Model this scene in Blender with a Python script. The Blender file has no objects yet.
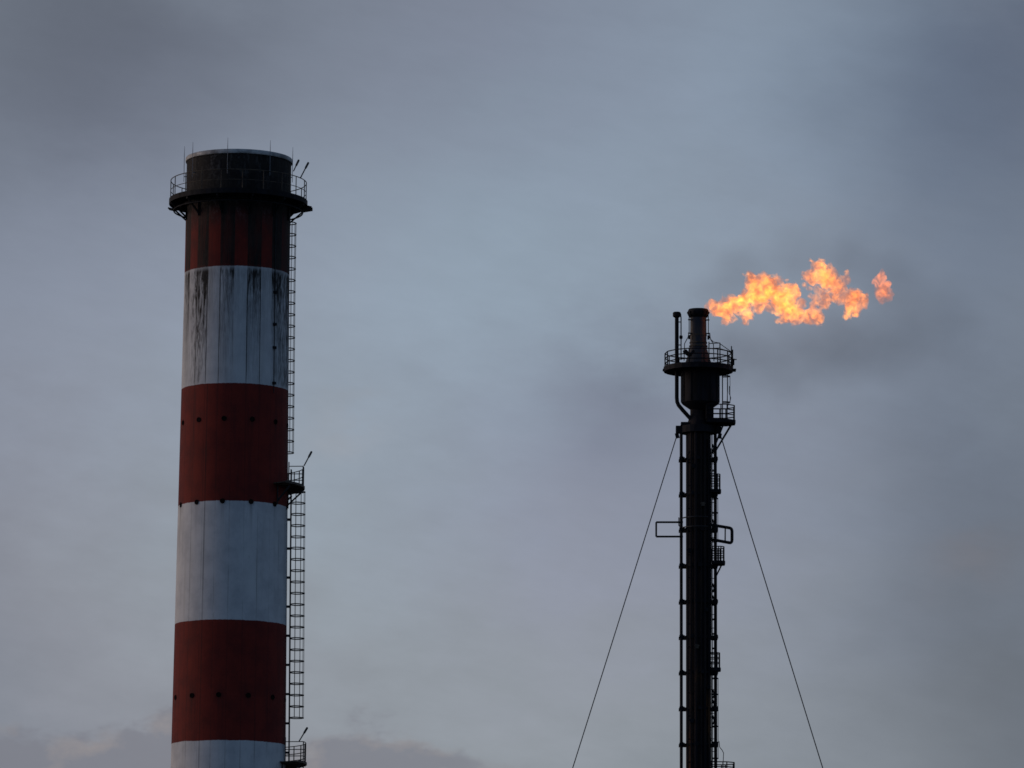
import bpy, math, random
import numpy as np
from mathutils import Vector, Matrix

SC = bpy.context.scene
COL = SC.collection
R_ = math.radians
PI = math.pi
random.seed(7)

# ------------------------------------------------------------------ camera
FPX, PITCH, ROLL, EYE = 5200.0, R_(8.8), 0.0048, 1.7
fwd = Vector((0, math.cos(PITCH), math.sin(PITCH)))
_r = Vector((1, 0, 0)); _u = Vector((0, -math.sin(PITCH), math.cos(PITCH)))
right = _r*math.cos(ROLL) + _u*math.sin(ROLL)
up = -_r*math.sin(ROLL) + _u*math.cos(ROLL)
cam_d = bpy.data.cameras.new('camera')
cam = bpy.data.objects.new('camera', cam_d); COL.objects.link(cam)
m = Matrix.Identity(4)
for i in range(3):
    m[i][0] = right[i]; m[i][1] = up[i]; m[i][2] = -fwd[i]
m[2][3] = EYE
cam.matrix_world = m
cam_d.sensor_width = 36.0
cam_d.lens = 36.0*FPX/1024
cam_d.clip_start = 0.5; cam_d.clip_end = 60000
SC.camera = cam

def ray(px, py):
    return fwd + right*((px-512)/FPX) + up*((384-py)/FPX)
def at(px, py, Y):
    """the world point that stands Y metres in front of the camera's position under a pixel of the photo"""
    d = ray(px, py); k = Y/d.y
    return Vector((d.x*k, Y, EYE + d.z*k))
def skydir(px, py):
    d = ray(px, py).normalized()
    return math.atan2(d.x, d.y), math.asin(d.z)

# ------------------------------------------------------------------ node helpers
class E:
    """a socket that does arithmetic through Math nodes"""
    def __init__(s, nt, v): s.nt, s.v = nt, v
    def _op(s, op, *a, clamp=False):
        n = s.nt.nodes.new('ShaderNodeMath'); n.operation = op; n.use_clamp = clamp
        for i, x in enumerate((s,)+a):
            x = x.v if isinstance(x, E) else x
            if isinstance(x, (int, float)): n.inputs[i].default_value = x
            else: s.nt.links.new(x, n.inputs[i])
        return E(s.nt, n.outputs[0])
    def __add__(s, o): return s._op('ADD', o)
    def __radd__(s, o): return s._op('ADD', o)
    def __sub__(s, o): return s._op('SUBTRACT', o)
    def __rsub__(s, o): return E(s.nt, float(o))._op('SUBTRACT', s)
    def __mul__(s, o): return s._op('MULTIPLY', o)
    def __rmul__(s, o): return s._op('MULTIPLY', o)
    def __truediv__(s, o): return s._op('DIVIDE', o)
    def pow(s, o): return s._op('POWER', o)
    def max(s, o): return s._op('MAXIMUM', o)
    def min(s, o): return s._op('MINIMUM', o)
    def abs(s): return s._op('ABSOLUTE')
    def fract(s): return s._op('FRACT')
    def floor(s): return s._op('FLOOR')
    def exp(s): return s._op('EXPONENT')
    def atan2(s, o): return s._op('ARCTAN2', o)
    def asin(s): return s._op('ARCSINE')
    def clamp(s): return s._op('ADD', 0.0, clamp=True)
    def step(s, lo, hi):
        n = s.nt.nodes.new('ShaderNodeMapRange'); n.interpolation_type = 'SMOOTHSTEP'
        s.nt.links.new(s.v, n.inputs['Value'])
        n.inputs['From Min'].default_value = lo; n.inputs['From Max'].default_value = hi
        if lo > hi:
            n.inputs['From Min'].default_value = hi; n.inputs['From Max'].default_value = lo
            n.inputs['To Min'].default_value = 1; n.inputs['To Max'].default_value = 0
        return E(s.nt, n.outputs['Result'])
def xyz(nt, sock):
    n = nt.nodes.new('ShaderNodeSeparateXYZ'); nt.links.new(sock, n.inputs[0])
    return [E(nt, o) for o in n.outputs]
def vec(nt, x, y, z):
    n = nt.nodes.new('ShaderNodeCombineXYZ')
    for i, c in enumerate((x, y, z)):
        if isinstance(c, E): nt.links.new(c.v, n.inputs[i])
        else: n.inputs[i].default_value = c
    return n.outputs[0]
def noise(nt, v, scale, detail=3, rough=.55, dist=0.0):
    n = nt.nodes.new('ShaderNodeTexNoise')
    n.inputs['Scale'].default_value = scale; n.inputs['Detail'].default_value = detail
    n.inputs['Roughness'].default_value = rough; n.inputs['Distortion'].default_value = dist
    nt.links.new(v, n.inputs['Vector'])
    return E(nt, n.outputs[0])
def mixc(nt, f, a, b):
    n = nt.nodes.new('ShaderNodeMix'); n.data_type = 'RGBA'
    def put(x, i):
        if isinstance(x, E): nt.links.new(x.v, n.inputs[i])
        elif isinstance(x, (tuple, list)): n.inputs[i].default_value = (*x, 1) if len(x) == 3 else x
        elif isinstance(x, (int, float)): n.inputs[i].default_value = x
        else: nt.links.new(x, n.inputs[i])
    put(f, 0); put(a, 6); put(b, 7)
    return n.outputs[2]

# ------------------------------------------------------------------ sky and sun (dusk, overcast)
SUN_AZ, SUN_EL = -80.0, 7.0          # degrees; azimuth clockwise from the view direction
W = bpy.data.worlds.new('World'); SC.world = W; W.use_nodes = True
nt = W.node_tree; nt.nodes.clear()
out = nt.nodes.new('ShaderNodeOutputWorld'); bg = nt.nodes.new('ShaderNodeBackground')
bg.inputs['Strength'].default_value = 0.1
nt.links.new(bg.outputs[0], out.inputs[0])
sky = nt.nodes.new('ShaderNodeTexSky'); sky.sky_type = 'NISHITA'; sky.sun_disc = False
sky.sun_elevation = R_(SUN_EL); sky.sun_rotation = R_(SUN_AZ)
tc = nt.nodes.new('ShaderNodeTexCoord')
gx, gy, gz = xyz(nt, tc.outputs['Generated'])
az = gx.atan2(gy); el = gz.min(1.0).max(-1.0).asin()
# two wandering noises stir the edges of every cloud
wob = vec(nt, az, el*1.5, 0.0)
n1 = noise(nt, wob, 14, 3, .5) - .5
n2 = noise(nt, wob, 48, 4, .55) - .5
n3 = noise(nt, vec(nt, az+3.1, el*1.8, 1.7), 30, 5, .6) - .5
n4 = noise(nt, vec(nt, az+.7, el*2.6+az*.5, 4.4), 85, 5, .6) - .5
waz = az + n1*.040 + n2*.014
wel = el + n3*.030 + n2*.012
def blob(px, py, sx, sy, A=None, B=None):
    a0, e0 = skydir(px, py)
    dx = ((A or waz) - a0)*(FPX/sx); dy = ((B or wel) - e0)*(FPX/sy)
    return ((dx*dx + dy*dy)*-1.0).exp()
def vmath(op, p, q):
    n = nt.nodes.new('ShaderNodeVectorMath'); n.operation = op
    for i, c in enumerate((p, q)):
        if isinstance(c, tuple): n.inputs[i].default_value = c
        else: nt.links.new(c, n.inputs[i])
    return n.outputs[0]
def scale_col(nt, col, f):
    n = nt.nodes.new('ShaderNodeVectorMath'); n.operation = 'SCALE'
    if isinstance(col, tuple): n.inputs[0].default_value = col
    else: nt.links.new(col, n.inputs[0])
    nt.links.new(f.v, n.inputs['Scale'])
    return n.outputs[0]
# the cloud deck over the refinery: patches of paler and darker, bluer and greyer cloud, with the lens's corner darkening painted in
PATCH = [
    (60,60,200, -0.0821,-0.0980,-0.1146), (280,60,190, -0.0107,-0.0130,-0.0112), (520,60,190, -0.0091,-0.0202,-0.0090),
    (760,60,190, 0.0431,0.0688,0.0936), (980,60,190, -0.0893,-0.0990,-0.0988), (60,290,200, 0.0477,0.0537,0.0779),
    (300,270,190, 0.0436,0.0467,0.0611), (520,270,190, 0.0570,0.0945,0.1085), (740,240,190, 0.0161,0.0144,0.0188),
    (980,260,170, -0.0040,0.0015,0.0110), (40,520,200, 0.0200,0.0050,0.0023), (300,520,200, 0.0429,0.0657,0.0649),
    (540,520,200, 0.0158,-0.0012,0.0242), (780,520,190, 0.0228,0.0249,0.0393), (990,480,150, -0.0473,-0.0531,-0.0571),
    (200,730,220, 0.0425,0.0255,0.0181), (520,730,220, 0.0579,0.0596,0.0414), (780,730,190, 0.0286,0.0264,0.0187),
    (1000,720,170, -0.0569,-0.0681,-0.0842), (620,400,75, -0.0522,-0.0650,-0.0741),
    (985,562,45, 0.012,-0.001,-0.012), (330,430,40, 0.016,0.002,-0.010)]
deck = (.20, .232, .285)
for (px, py, sg, r_, g_, b_) in PATCH:
    deck = vmath('ADD', deck, scale_col(nt, (r_, g_, b_), blob(px, py, sg, sg*(.55 if sg < 50 else 1))))
deck = scale_col(nt, deck, 1.0 + n3*.19 + n2*.08 + n4*.11)
# away from the view: bluer and duller behind, duller overhead, the last warm light low down on the left
back = az.abs().step(.35, 1.7)
deck = vmath('MULTIPLY', deck, mixc(nt, back, (1, 1, 1), (.66, .92, 1.28)))
deck = scale_col(nt, deck, 1.0 - el.step(.30, .95)*.45)
gl = (az - R_(-66)); gl = (gl*gl*-5.5).exp()*((el*el)*-9.0).exp()
deck = vmath('ADD', deck, scale_col(nt, (.30, .21, .15), gl))
deck = scale_col(nt, deck, gz.step(-.02, .0)*.85 + .15)
# low banks of cumulus along the bottom of the view
bn = noise(nt, vec(nt, az, el*1.5, .3), 70, 6, .55) - .5
shape = blob(50,768,150,52)*1.1 + blob(140,758,70,36)*.8 + blob(365,762,80,46)*.80 + blob(470,772,110,30)*.62 + blob(250,785,130,36)*.7
bank = (shape + bn*.7).step(.36, .92)
rim_ = (noise(nt, vec(nt, az+.0035, el*1.5-.006, .3), 70, 6, .55) - .5 - bn)
bcol = mixc(nt, ((rim_*3.2) + (1.0-shape)*.55).clamp(), (.192,.195,.234), (.315,.272,.264))
deck = mixc(nt, bank*.70, deck, bcol)
allsky = mixc(nt, .96, sky.outputs[0], scale_col(nt, deck, E(nt, nt.nodes.new('ShaderNodeValue').outputs[0])))
for n in nt.nodes:
    if n.type == 'VALUE': n.outputs[0].default_value = 10.2
nt.links.new(allsky, bg.inputs['Color'])

sd = bpy.data.lights.new('sun', 'SUN'); sd.energy = 1.5; sd.angle = R_(40); sd.color = (1.0, .74, .58)
sun = bpy.data.objects.new('sun', sd); COL.objects.link(sun)
a, e = R_(SUN_AZ), R_(SUN_EL)
tosun = Vector((math.sin(a)*math.cos(e), math.cos(a)*math.cos(e), math.sin(e)))
sun.rotation_euler = tosun.to_track_quat('Z', 'Y').to_euler(); sun.location = (-60, -20, 120)

vs = SC.view_settings
SC.display_settings.display_device = 'sRGB'
vs.view_transform = 'Standard'; vs.look = 'None'; vs.exposure = 0.0; vs.gamma = 1.0; vs.use_curve_mapping = False
SC.render.engine = 'CYCLES'
SC.cycles.use_denoising = True
SC.cycles.filter_width = 1.6
SC.cycles.volume_step_rate = 0.2
SC.cycles.volume_max_steps = 512
SC.cycles.volume_bounces = 1
SC.cycles.max_bounces = 6

# ------------------------------------------------------------------ materials
def newmat(name, base=(.1,.1,.1), rough=.7, metal=0.0):
    mt = bpy.data.materials.new(name); mt.use_nodes = True
    b = mt.node_tree.nodes['Principled BSDF']
    b.inputs['Base Color'].default_value = (*base, 1); b.inputs['Roughness'].default_value = rough
    b.inputs['Metallic'].default_value = metal
    return mt, mt.node_tree, b
def weathered(name, c1, c2, scale=3.0, rough=.7, stretch=.35, metal=0.0, spec=.3):
    mt, t, b = newmat(name, c1, rough, metal)
    b.inputs['Specular IOR Level'].default_value = spec
    co = t.nodes.new('ShaderNodeTexCoord')
    x, y, z = xyz(t, co.outputs['Object'])
    v = vec(t, x, y, z*stretch)
    f = noise(t, v, scale, 5, .6)
    t.links.new(mixc(t, f.step(.38, .66), c1, c2), b.inputs['Base Color'])
    t.links.new((f*.3 + (rough-.15)).v, b.inputs['Roughness'])
    return mt
M = {}
M['steel'] = weathered('galvanised_steel_weathered', (.020,.020,.022), (.010,.010,.011), 4, .7)
M['steel_brown'] = weathered('brown_rusty_steel', (.075,.055,.036), (.022,.018,.016), 2.5, .75)
M['black'] = weathered('sooty_black_steel', (.0085,.009,.012), (.005,.005,.006), 2.0, .75, spec=.12)
M['hole'] = weathered('sooted_dark_port_bore', (.010,.007,.007), (.004,.004,.004), 2.0, .9, spec=.02)
M['wire'] = weathered('steel_wire_rope', (.03,.03,.034), (.02,.02,.02), 1.0, .6)
M['rod'] = weathered('pale_lightning_rod', (.16,.16,.17), (.10,.10,.10), 2.0, .5)
M['rim'] = weathered('pale_metal_rim', (.42,.42,.41), (.16,.16,.16), 1.3, .55, 1.0)
M['ground'] = weathered('dull_gravel_and_grass', (.075,.08,.055), (.11,.10,.085), .05, .95, 1.0)
M['lamp'] = weathered('lamp_housing', (.05,.045,.045), (.03,.03,.03), 4, .5)

# ------------------------------------------------------------------ mesh builder
class MB:
    def __init__(s): s.v, s.f = [], []
    def add(s, vs_, fs):
        k = len(s.v); s.v += [tuple(p) for p in vs_]; s.f += [tuple(i+k for i in q) for q in fs]
    def tube(s, pts, r, n=6, closed=False):
        P = [Vector(p) for p in pts]; m_ = len(P)
        rr = r if isinstance(r, (list, tuple)) else [r]*m_
        vs_, fs = [], []
        ref = None
        for i, p in enumerate(P):
            if closed: t = (P[(i+1) % m_]-P[i-1])
            else: t = P[min(i+1, m_-1)]-P[max(i-1, 0)]
            t.normalize()
            if ref is None:
                ref = Vector((0,0,1)) if abs(t.z) < .9 else Vector((0,1,0))
            a_ = ref - t*ref.dot(t)
            if a_.length < 1e-5: a_ = t.orthogonal()
            a_.normalize(); ref = a_; b_ = t.cross(a_)
            for k in range(n):
                w = 2*PI*k/n
                vs_.append(p + (a_*math.cos(w) + b_*math.sin(w))*rr[i])
        for i in range(m_ if closed else m_-1):
            j = (i+1) % m_
            for k in range(n):
                l = (k+1) % n
                fs.append((i*n+k, i*n+l, j*n+l, j*n+k))
        if not closed:
            fs.append(tuple(range(n-1, -1, -1))); fs.append(tuple((m_-1)*n+k for k in range(n)))
        s.add(vs_, fs); return s
    def bar(s, p, q, w, h, upv=(0,0,1)):
        p, q = Vector(p), Vector(q); t = (q-p).normalized()
        u = Vector(upv); 
        if abs(t.dot(u)) > .98: u = Vector((1,0,0))
        sd_ = t.cross(u).normalized()*(w/2); u = sd_.cross(t).normalized()*(h/2)
        vs_ = [c + a_*sd_ + b_*u for c in (p, q) for a_, b_ in ((-1,-1),(1,-1),(1,1),(-1,1))]
        s.add(vs_, [(3,2,1,0),(4,5,6,7),(0,1,5,4),(1,2,6,5),(2,3,7,6),(3,0,4,7)]); return s
    def box(s, x0, x1, y0, y1, z0, z1):
        vs_ = [(x,y,z) for z in (z0,z1) for x, y in ((x0,y0),(x1,y0),(x1,y1),(x0,y1))]
        s.add(vs_, [(3,2,1,0),(4,5,6,7),(0,1,5,4),(1,2,6,5),(2,3,7,6),(3,0,4,7)]); return s
    def lathe(s, prof, n=64, cx=0, cy=0, closed=False):
        vs_ = [(cx + r*math.sin(2*PI*k/n), cy - r*math.cos(2*PI*k/n), z) for r, z in prof for k in range(n)]
        fs = []; mm = len(prof)
        for i in range(mm if closed else mm-1):
            j = (i+1) % mm
            for k in range(n):
                l = (k+1) % n
                fs.append((i*n+k, i*n+l, j*n+l, j*n+k))
        s.add(vs_, fs); return s
    def sector(s, r0, r1, z0, z1, a0, a1, n=24):
        """a slab between two radii and two azimuths"""
        vs_ = []
        for k in range(n+1):
            a_ = a0 + (a1-a0)*k/n
            for r, z in ((r0,z0),(r1,z0),(r1,z1),(r0,z1)): vs_.append(pol(a_, r, z))
        fs = [(0,1,2,3), tuple(4*n+i for i in (3,2,1,0))]
        for k in range(n):
            for i in range(4):
                j = (i+1) % 4
                fs.append((4*k+i, 4*k+4+i, 4*k+4+j, 4*k+j))
        s.add(vs_, fs); return s
    def prism(s, poly, z0, z1):
        n = len(poly); vs_ = [(x,y,z0) for x,y in poly] + [(x,y,z1) for x,y in poly]
        s.add(vs_, [tuple(range(n-1,-1,-1)), tuple(range(n,2*n))] + [(k,(k+1)%n,n+(k+1)%n,n+k) for k in range(n)]); return s
    def build(s, name, mat, parent=None, smooth=0, loc=None):
        me = bpy.data.meshes.new(name); me.from_pydata(s.v, [], s.f); me.update()
        import bmesh
        bm = bmesh.new(); bm.from_mesh(me); bmesh.ops.recalc_face_normals(bm, faces=bm.faces); bm.to_mesh(me); bm.free()
        if smooth:
            me.polygons.foreach_set('use_smooth', [True]*len(me.polygons))
            me.set_sharp_from_angle(angle=R_(smooth))
        me.materials.append(mat)
        o = bpy.data.objects.new(name, me); COL.objects.link(o)
        if parent: o.parent = parent
        if loc is not None: o.location = loc
        return o
def pol(a_, r, z):
    """azimuth 0 faces the camera, 90 degrees is to its right"""
    return (r*math.sin(a_), -r*math.cos(a_), z)
def tag(o, label=None, cat=None, group=None, kind=None):
    if label: o['label'] = label
    if cat: o['category'] = cat
    if group: o['group'] = group
    if kind: o['kind'] = kind
    return o
def empty(name, loc, label, cat):
    o = bpy.data.objects.new(name, None); COL.objects.link(o); o.location = loc; o.empty_display_size = 1
    return tag(o, label, cat)

# ------------------------------------------------------------------ ground
g = MB(); ng = 48
vs_ = [(0, 0, 0)] + [(20000*math.sin(2*PI*k/ng), 20000*math.cos(2*PI*k/ng), 0) for k in range(ng)]
g.add(vs_, [(0, 1+(k+1) % ng, 1+k) for k in range(ng)])
tag(g.build('ground', M['ground']), kind='structure')

# =================================================================== the striped chimney
CD = 292.0
base = at(227.6, 742, CD); base.z = 0
CH = empty('striped_chimney', base - Vector((.075, 0, 0)), 'tall concrete chimney painted in red and white bands, with soot-blackened top and round gallery', 'chimney')
CH.rotation_euler.y = .0050          # it stands a touch out of plumb
def cp(px, py, dy=0.0):
    """pixel -> the chimney's own metres, dy metres nearer or farther than its axis"""
    p = at(px, py, CD+dy); return Vector((p.x-base.x, dy, p.z))
z_top = cp(238, 149, -2.95).z
BANDS = [cp(235, y, -3.0).z for y in (265.6, 383, 500.8, 619.8, 740.5)]
RT, zA = 2.985, BANDS[0]
RB, zB = 3.21, BANDS[4]
def rad(z): return RT + (RB-RT)*(zA - z)/(zA - zB) if z < zA else RT
step_h = (BANDS[0]-BANDS[4])/4
# the paint, soot and formwork joints belong to the concrete: one material read from height and bearing
mt, t, b = newmat('banded_painted_concrete', rough=.85)
b.inputs['Specular IOR Level'].default_value = .2
co = t.nodes.new('ShaderNodeTexCoord')
ox, oy, oz = xyz(t, co.outputs['Object'])
th = ox.atan2(oy*-1.0)                                     # 0 towards the viewer
deg = th*(180/PI)
sv = vec(t, ox, oy, oz*.06)                                # long vertical streaks
pv = vec(t, ox, oy, oz)
streak = noise(t, sv, 2.6, 5, .62)
fine = noise(t, sv, 9.0, 4, .6)
hair = noise(t, vec(t, ox, oy, oz*.10), 20.0, 4, .6)
blot = noise(t, vec(t, ox, oy, oz*.22), 6.5, 5, .65)
mott = noise(t, pv, .9, 6, .62)
grit = noise(t, pv, 7.0, 4, .6)
zb = oz + (noise(t, pv, .8, 3, .55)-.5)*.09 + (grit-.5)*.06
f = None
edges = sorted(BANDS + [BANDS[4]-step_h*k for k in range(1, 4)])
isred = None
for i, zz in enumerate(reversed(edges)):                   # from the top band (red) downwards
    s_ = zb.step(zz+.02, zz-.02)
    isred = (1.0 - s_) if i == 0 else (isred*(1.0-s_) + s_*(1.0 if i % 2 else 0.0))
# panels of 15 degrees, alternate ones blackened under the twelve exhaust ports
PH = -7.8
per = ((deg - PH)/30.0 + .5 + (fine-.5)*.06 + (streak-.5)*.03).fract()           # .5 at a port's bearing
pan = (per - .5).abs()*2.0                                  # 0 at port bearing, 1 between ports
sooty = pan.step(.56, .50)
joint = ((deg - PH)/15.0 + .5).fract()
jd = (joint - .5).abs()*2.0                                 # 1 at the panel joints
jl = jd.step(.935, .98)
jid = ((deg - PH)/15.0 + .5 + .5).floor()
jr = noise(t, vec(t, jid*2.9, 1.0, 7.5), 1.0, 0).step(.36, .60)
pid = ((deg - PH)/30.0 + .5).floor()
prand = noise(t, vec(t, pid*3.7, 0.0, 5.5), 1.0, 0)
h1 = (oz - BANDS[0])                                        # metres above the first edge
topsoot = h1.step(2.0, 4.3)                                 # all black at the gallery
upper = h1.step(-.3, .2)
d1 = (h1*-1.0).max(0.0)                                     # metres below the first edge
fade = (d1*-.30).exp()
run = (streak*.9 + fine*.5 + (prand-.5)*.8 - .42 + fade*.75).step(.62, 1.05)
jitter = (fine - .5)*1.1
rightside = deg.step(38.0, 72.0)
leftpan = ((deg + 44.0)*(deg + 44.0)*-.006).exp()
# soot on the top red band
soot = upper*(sooty*(.86 + (prand-.5)*.9 + (streak-.5)*1.3) + (fine-.46).max(0.0)*1.2)
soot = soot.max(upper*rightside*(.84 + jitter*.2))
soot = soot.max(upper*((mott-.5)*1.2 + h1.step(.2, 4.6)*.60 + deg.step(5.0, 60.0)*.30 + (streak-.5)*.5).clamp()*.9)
soot = soot.max(upper*topsoot*(.86 - h1.step(4.6, 6.2)*.50))
# drips down the first white band
lower1 = (1.0-upper)*oz.step(BANDS[1]-.2, BANDS[1]+.3)
drip = fade*(sooty*.85 + .38)*((streak*.45+fine*.40+hair*.45-.50)*4.2).clamp()*1.2
drip = drip + leftpan*(d1*-.13).exp()*((blot*.75+hair*.35+fine*.45)-.745).max(0.0)*7.0
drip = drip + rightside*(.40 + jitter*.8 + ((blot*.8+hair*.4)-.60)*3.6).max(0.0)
drip = drip + jl*(jr*1.1 + (streak-.4)*.8).max(0.0)*((d1*-.04).exp())
soot = soot.max(lower1*drip.clamp())
below = oz.step(BANDS[1]+.02, BANDS[1]-.02)
seam = ((deg+27.5)*(deg+27.5)*-2.2).exp()*((streak*.6+fine*.6)-.30).max(0.0)*1.7
low = seam + (blot-.60).max(0.0)*1.4 + (hair-.58).max(0.0)*.7 + deg.step(66.0, 88.0)*(.25 + jitter*.3) + jl*(streak-.42).max(0.0)*.9 + (mott-.5).max(0.0)*.35  # seam, blotches and joints; also darker towards the right edge
whit = oz.step(BANDS[4]-step_h, BANDS[4]-.3)
soot = soot.max(below*low.clamp())
for py_, x_ in ((418.5, 234), (501.2, 233), (695, 229)):
    dz = (oz*-1.0) + cp(x_, py_, -3.0).z
    runs = dz.step(-.12, .05)*((dz.max(0.0))*-1.1).exp()*((per-.5).abs()*30.0).step(2.6, .8)*((streak-.30)*2.4).clamp()
    halo = (dz*dz*-9.0).exp()*((per-.5).abs()*30.0).step(5.5, 2.0)*.5*grit
    soot = soot.max((runs*.75).max(halo))
soot = soot.clamp()*.985
red = mixc(t, mott.step(.35, .7), (.140,.0160,.0100), (.098,.0115,.0085))
red = mixc(t, (streak.step(.48,.72))*.55, red, (.060,.0095,.0085))
red = mixc(t, jl*.35, red, (.03,.006,.006))
red = mixc(t, ((grit-.68)*2.2).clamp(), red, (.15,.05,.04))
wht = mixc(t, mott.step(.3, .72), (.50,.51,.51), (.41,.42,.43))
wht = mixc(t, jl*(streak.step(.42,.62))*.55, wht, (.16,.16,.15))
wht = mixc(t, (streak.step(.5, .75))*.28, wht, (.30,.29,.26))
paint = mixc(t, isred, wht, red)
paint = mixc(t, topsoot, paint, mixc(t, (grit*.55+blot*.6).step(.54,.70), (.004,.004,.006), (.085,.082,.08)))
dirt = mixc(t, (mott*.6+hair*.5).step(.44, .68), (.004,.004,.0045), (.018,.015,.012))
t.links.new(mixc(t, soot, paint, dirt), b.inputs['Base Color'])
bp = t.nodes.new('ShaderNodeBump'); bp.inputs['Strength'].default_value = .35; bp.inputs['Distance'].default_value = .04
t.links.new((grit*.5 + jd.step(.95, .99)*-.8 + streak*.3).v, bp.inputs['Height']); t.links.new(bp.outputs[0], b.inputs['Normal'])
M['shaft'] = mt

s = MB(); prof = [(3.0 + (RB-3.0)*1.12, 0)]
z = 0
prof = [(rad(0)*1.0, -.2)]
for k in range(1, 25): zz = z_top*k/24; prof.append((rad(zz), zz))
prof[-1] = (RT, z_top - .02)
prof += [(RT-.35, z_top-.02), (RT-.35, z_top-6), (0.02, z_top-6)]
s.lathe(prof, 120)
shaft = s.build('shaft', M['shaft'], CH, smooth=40)
# pale rim round the mouth
s = MB()
s.lathe([(RT+.003, z_top-.24), (RT+.06, z_top-.24), (RT+.075, z_top-.21), (RT+.075, z_top-.03), (RT+.05, z_top), (RT-.32, z_top), (RT-.32, z_top-.019), (RT+.003, z_top-.019)], 120, closed=True)
s.build('rim', M['rim'], CH, smooth=40)

def arc(a0, a1, r, z, n=48): return [pol(a0+(a1-a0)*k/n, r, z) for k in range(n+1)]
# ---- the round gallery
zd = cp(168.5, 202.5).z
RG = 3.90
s = MB()
s.sector(RT+.04, RG, zd-.05, zd, 0, 2*PI-1e-4, 72)
s.lathe([(RG+.003, zd-.16), (RG+.055, zd-.16), (RG+.055, zd+.13), (RG+.003, zd+.13)], 72, closed=True)
for k in range(36):
    a_ = 2*PI*k/36; s.bar(pol(a_, RT+.03, zd-.115), pol(a_, RG-.01, zd-.115), .06, .12)
s.bar(pol(R_(97), RG, zd-.1), pol(R_(97), RG+.28, zd-.16), .5, .1)
s.tube(arc(0, 2*PI*(71/72), RG-.22, zd-.52, 71), .045, 5, closed=True); s.tube(arc(0, 2*PI*(71/72), RG-.62, zd-.30, 71), .045, 5, closed=True)
s.bar(pol(R_(92), RG-.3, zd-.42), pol(R_(92), RG+.34, zd-.30), .8, .07); s.bar(pol(R_(-96), RG-.3, zd-.40), pol(R_(-96), RG+.12, zd-.30), .6, .07)
gal = s.build('gallery', M['black'], CH)
s = MB(); nr = 20
for k in range(nr):
    a_ = 2*PI*(k+.35)/nr
    s.tube([pol(a_, RG-.03, zd), pol(a_, RG-.03, zd+1.2)], .027, 5)
for hh, rr in ((1.2, .027), (.62, .02)):
    s.tube(arc(0, 2*PI*(71/72), RG-.03, zd+hh, 71), rr, 5, closed=True)
s.build('railing', M['steel_brown'], gal)
for k in range(12):
    a_ = 2*PI*(k+.5)/12
    s = MB()
    s.bar(pol(a_, RT+.02, zd-.24), pol(a_, RG+.02, zd-.24), .1, .12)
    s.bar(pol(a_, RG-.12, zd-.3), pol(a_, RT+.03, zd-1.0), .08, .09)
    s.bar(pol(a_, RT+.045, zd-1.15), pol(a_, RT+.045, zd-.3), .16, .06, (1,0,0))
    s.build('bracket', M['black'], gal)
# lightning rods
for dg in (-81, -54, -9, 37, 79, 128, 180, 232):
    a_ = R_(dg); s = MB()
    s.tube([pol(a_, RT+.16, zd+1.1), pol(a_, RT+.16, z_top+.1), pol(a_, RT+.16, z_top+.62)], [.018,.018,.008], 6)
    s.bar(pol(a_, RT-.01, zd+1.4), pol(a_, RT+.17, zd+1.4), .04, .04)
    s.build('lightning_rod', M['rod'], CH)
# raised lamp arms
def lamp_arm(p, q, parent):
    s = MB(); s.tube([p, q], .035, 6); o = s.build('lamp_arm', M['lamp'], parent)
    d = (Vector(q)-Vector(p)).normalized()
    s = MB(); s.tube([Vector(q)-d*.28, Vector(q)-d*.2, Vector(q)+d*.10, Vector(q)+d*.14], [.04,.062,.062,.035], 8)
    s.build('lamp_head', M['lamp'], o)
lamp_arm(cp(289.6, 171, 1.2), cp(294, 161.5, 1.2), CH)
lamp_arm(cp(296.4, 178, -1.5), cp(303.6, 164, -1.5), CH)

# ---- exhaust ports: three rows of twelve short sooted pipes, the shade of each bore painted as a black disc
for row, (px, py) in enumerate(((234, 418.5), (233, 501.2), (229, 695))):
    z0 = cp(px, py, -3.0).z
    for k in range(12):
        a_ = R_(PH + 30*k); r0 = rad(z0)
        n_ = Vector(pol(a_, 1, 0)); c = Vector(pol(a_, r0, z0)); tx = Vector((math.cos(a_), math.sin(a_), 0)); ty = Vector((0,0,1))
        s = MB(); seg = 18; rings = ((.175,-.05),(.19,.05),(.155,.055),(.14,-.03),(.001,-.028))
        rings = ((.142,-.05),(.142,.035),(.115,.035),(.105,.012),(.001,.012))
        vs_ = [c + n_*d + (tx*math.cos(2*PI*i/seg) + ty*math.sin(2*PI*i/seg))*r for r, d in rings for i in range(seg)]
        fs = [(j*seg+i, j*seg+(i+1) % seg, (j+1)*seg+(i+1) % seg, (j+1)*seg+i) for j in range(4) for i in range(seg)]
        s.add(vs_, fs); s.build('vent_port', M['hole'], CH)

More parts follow.
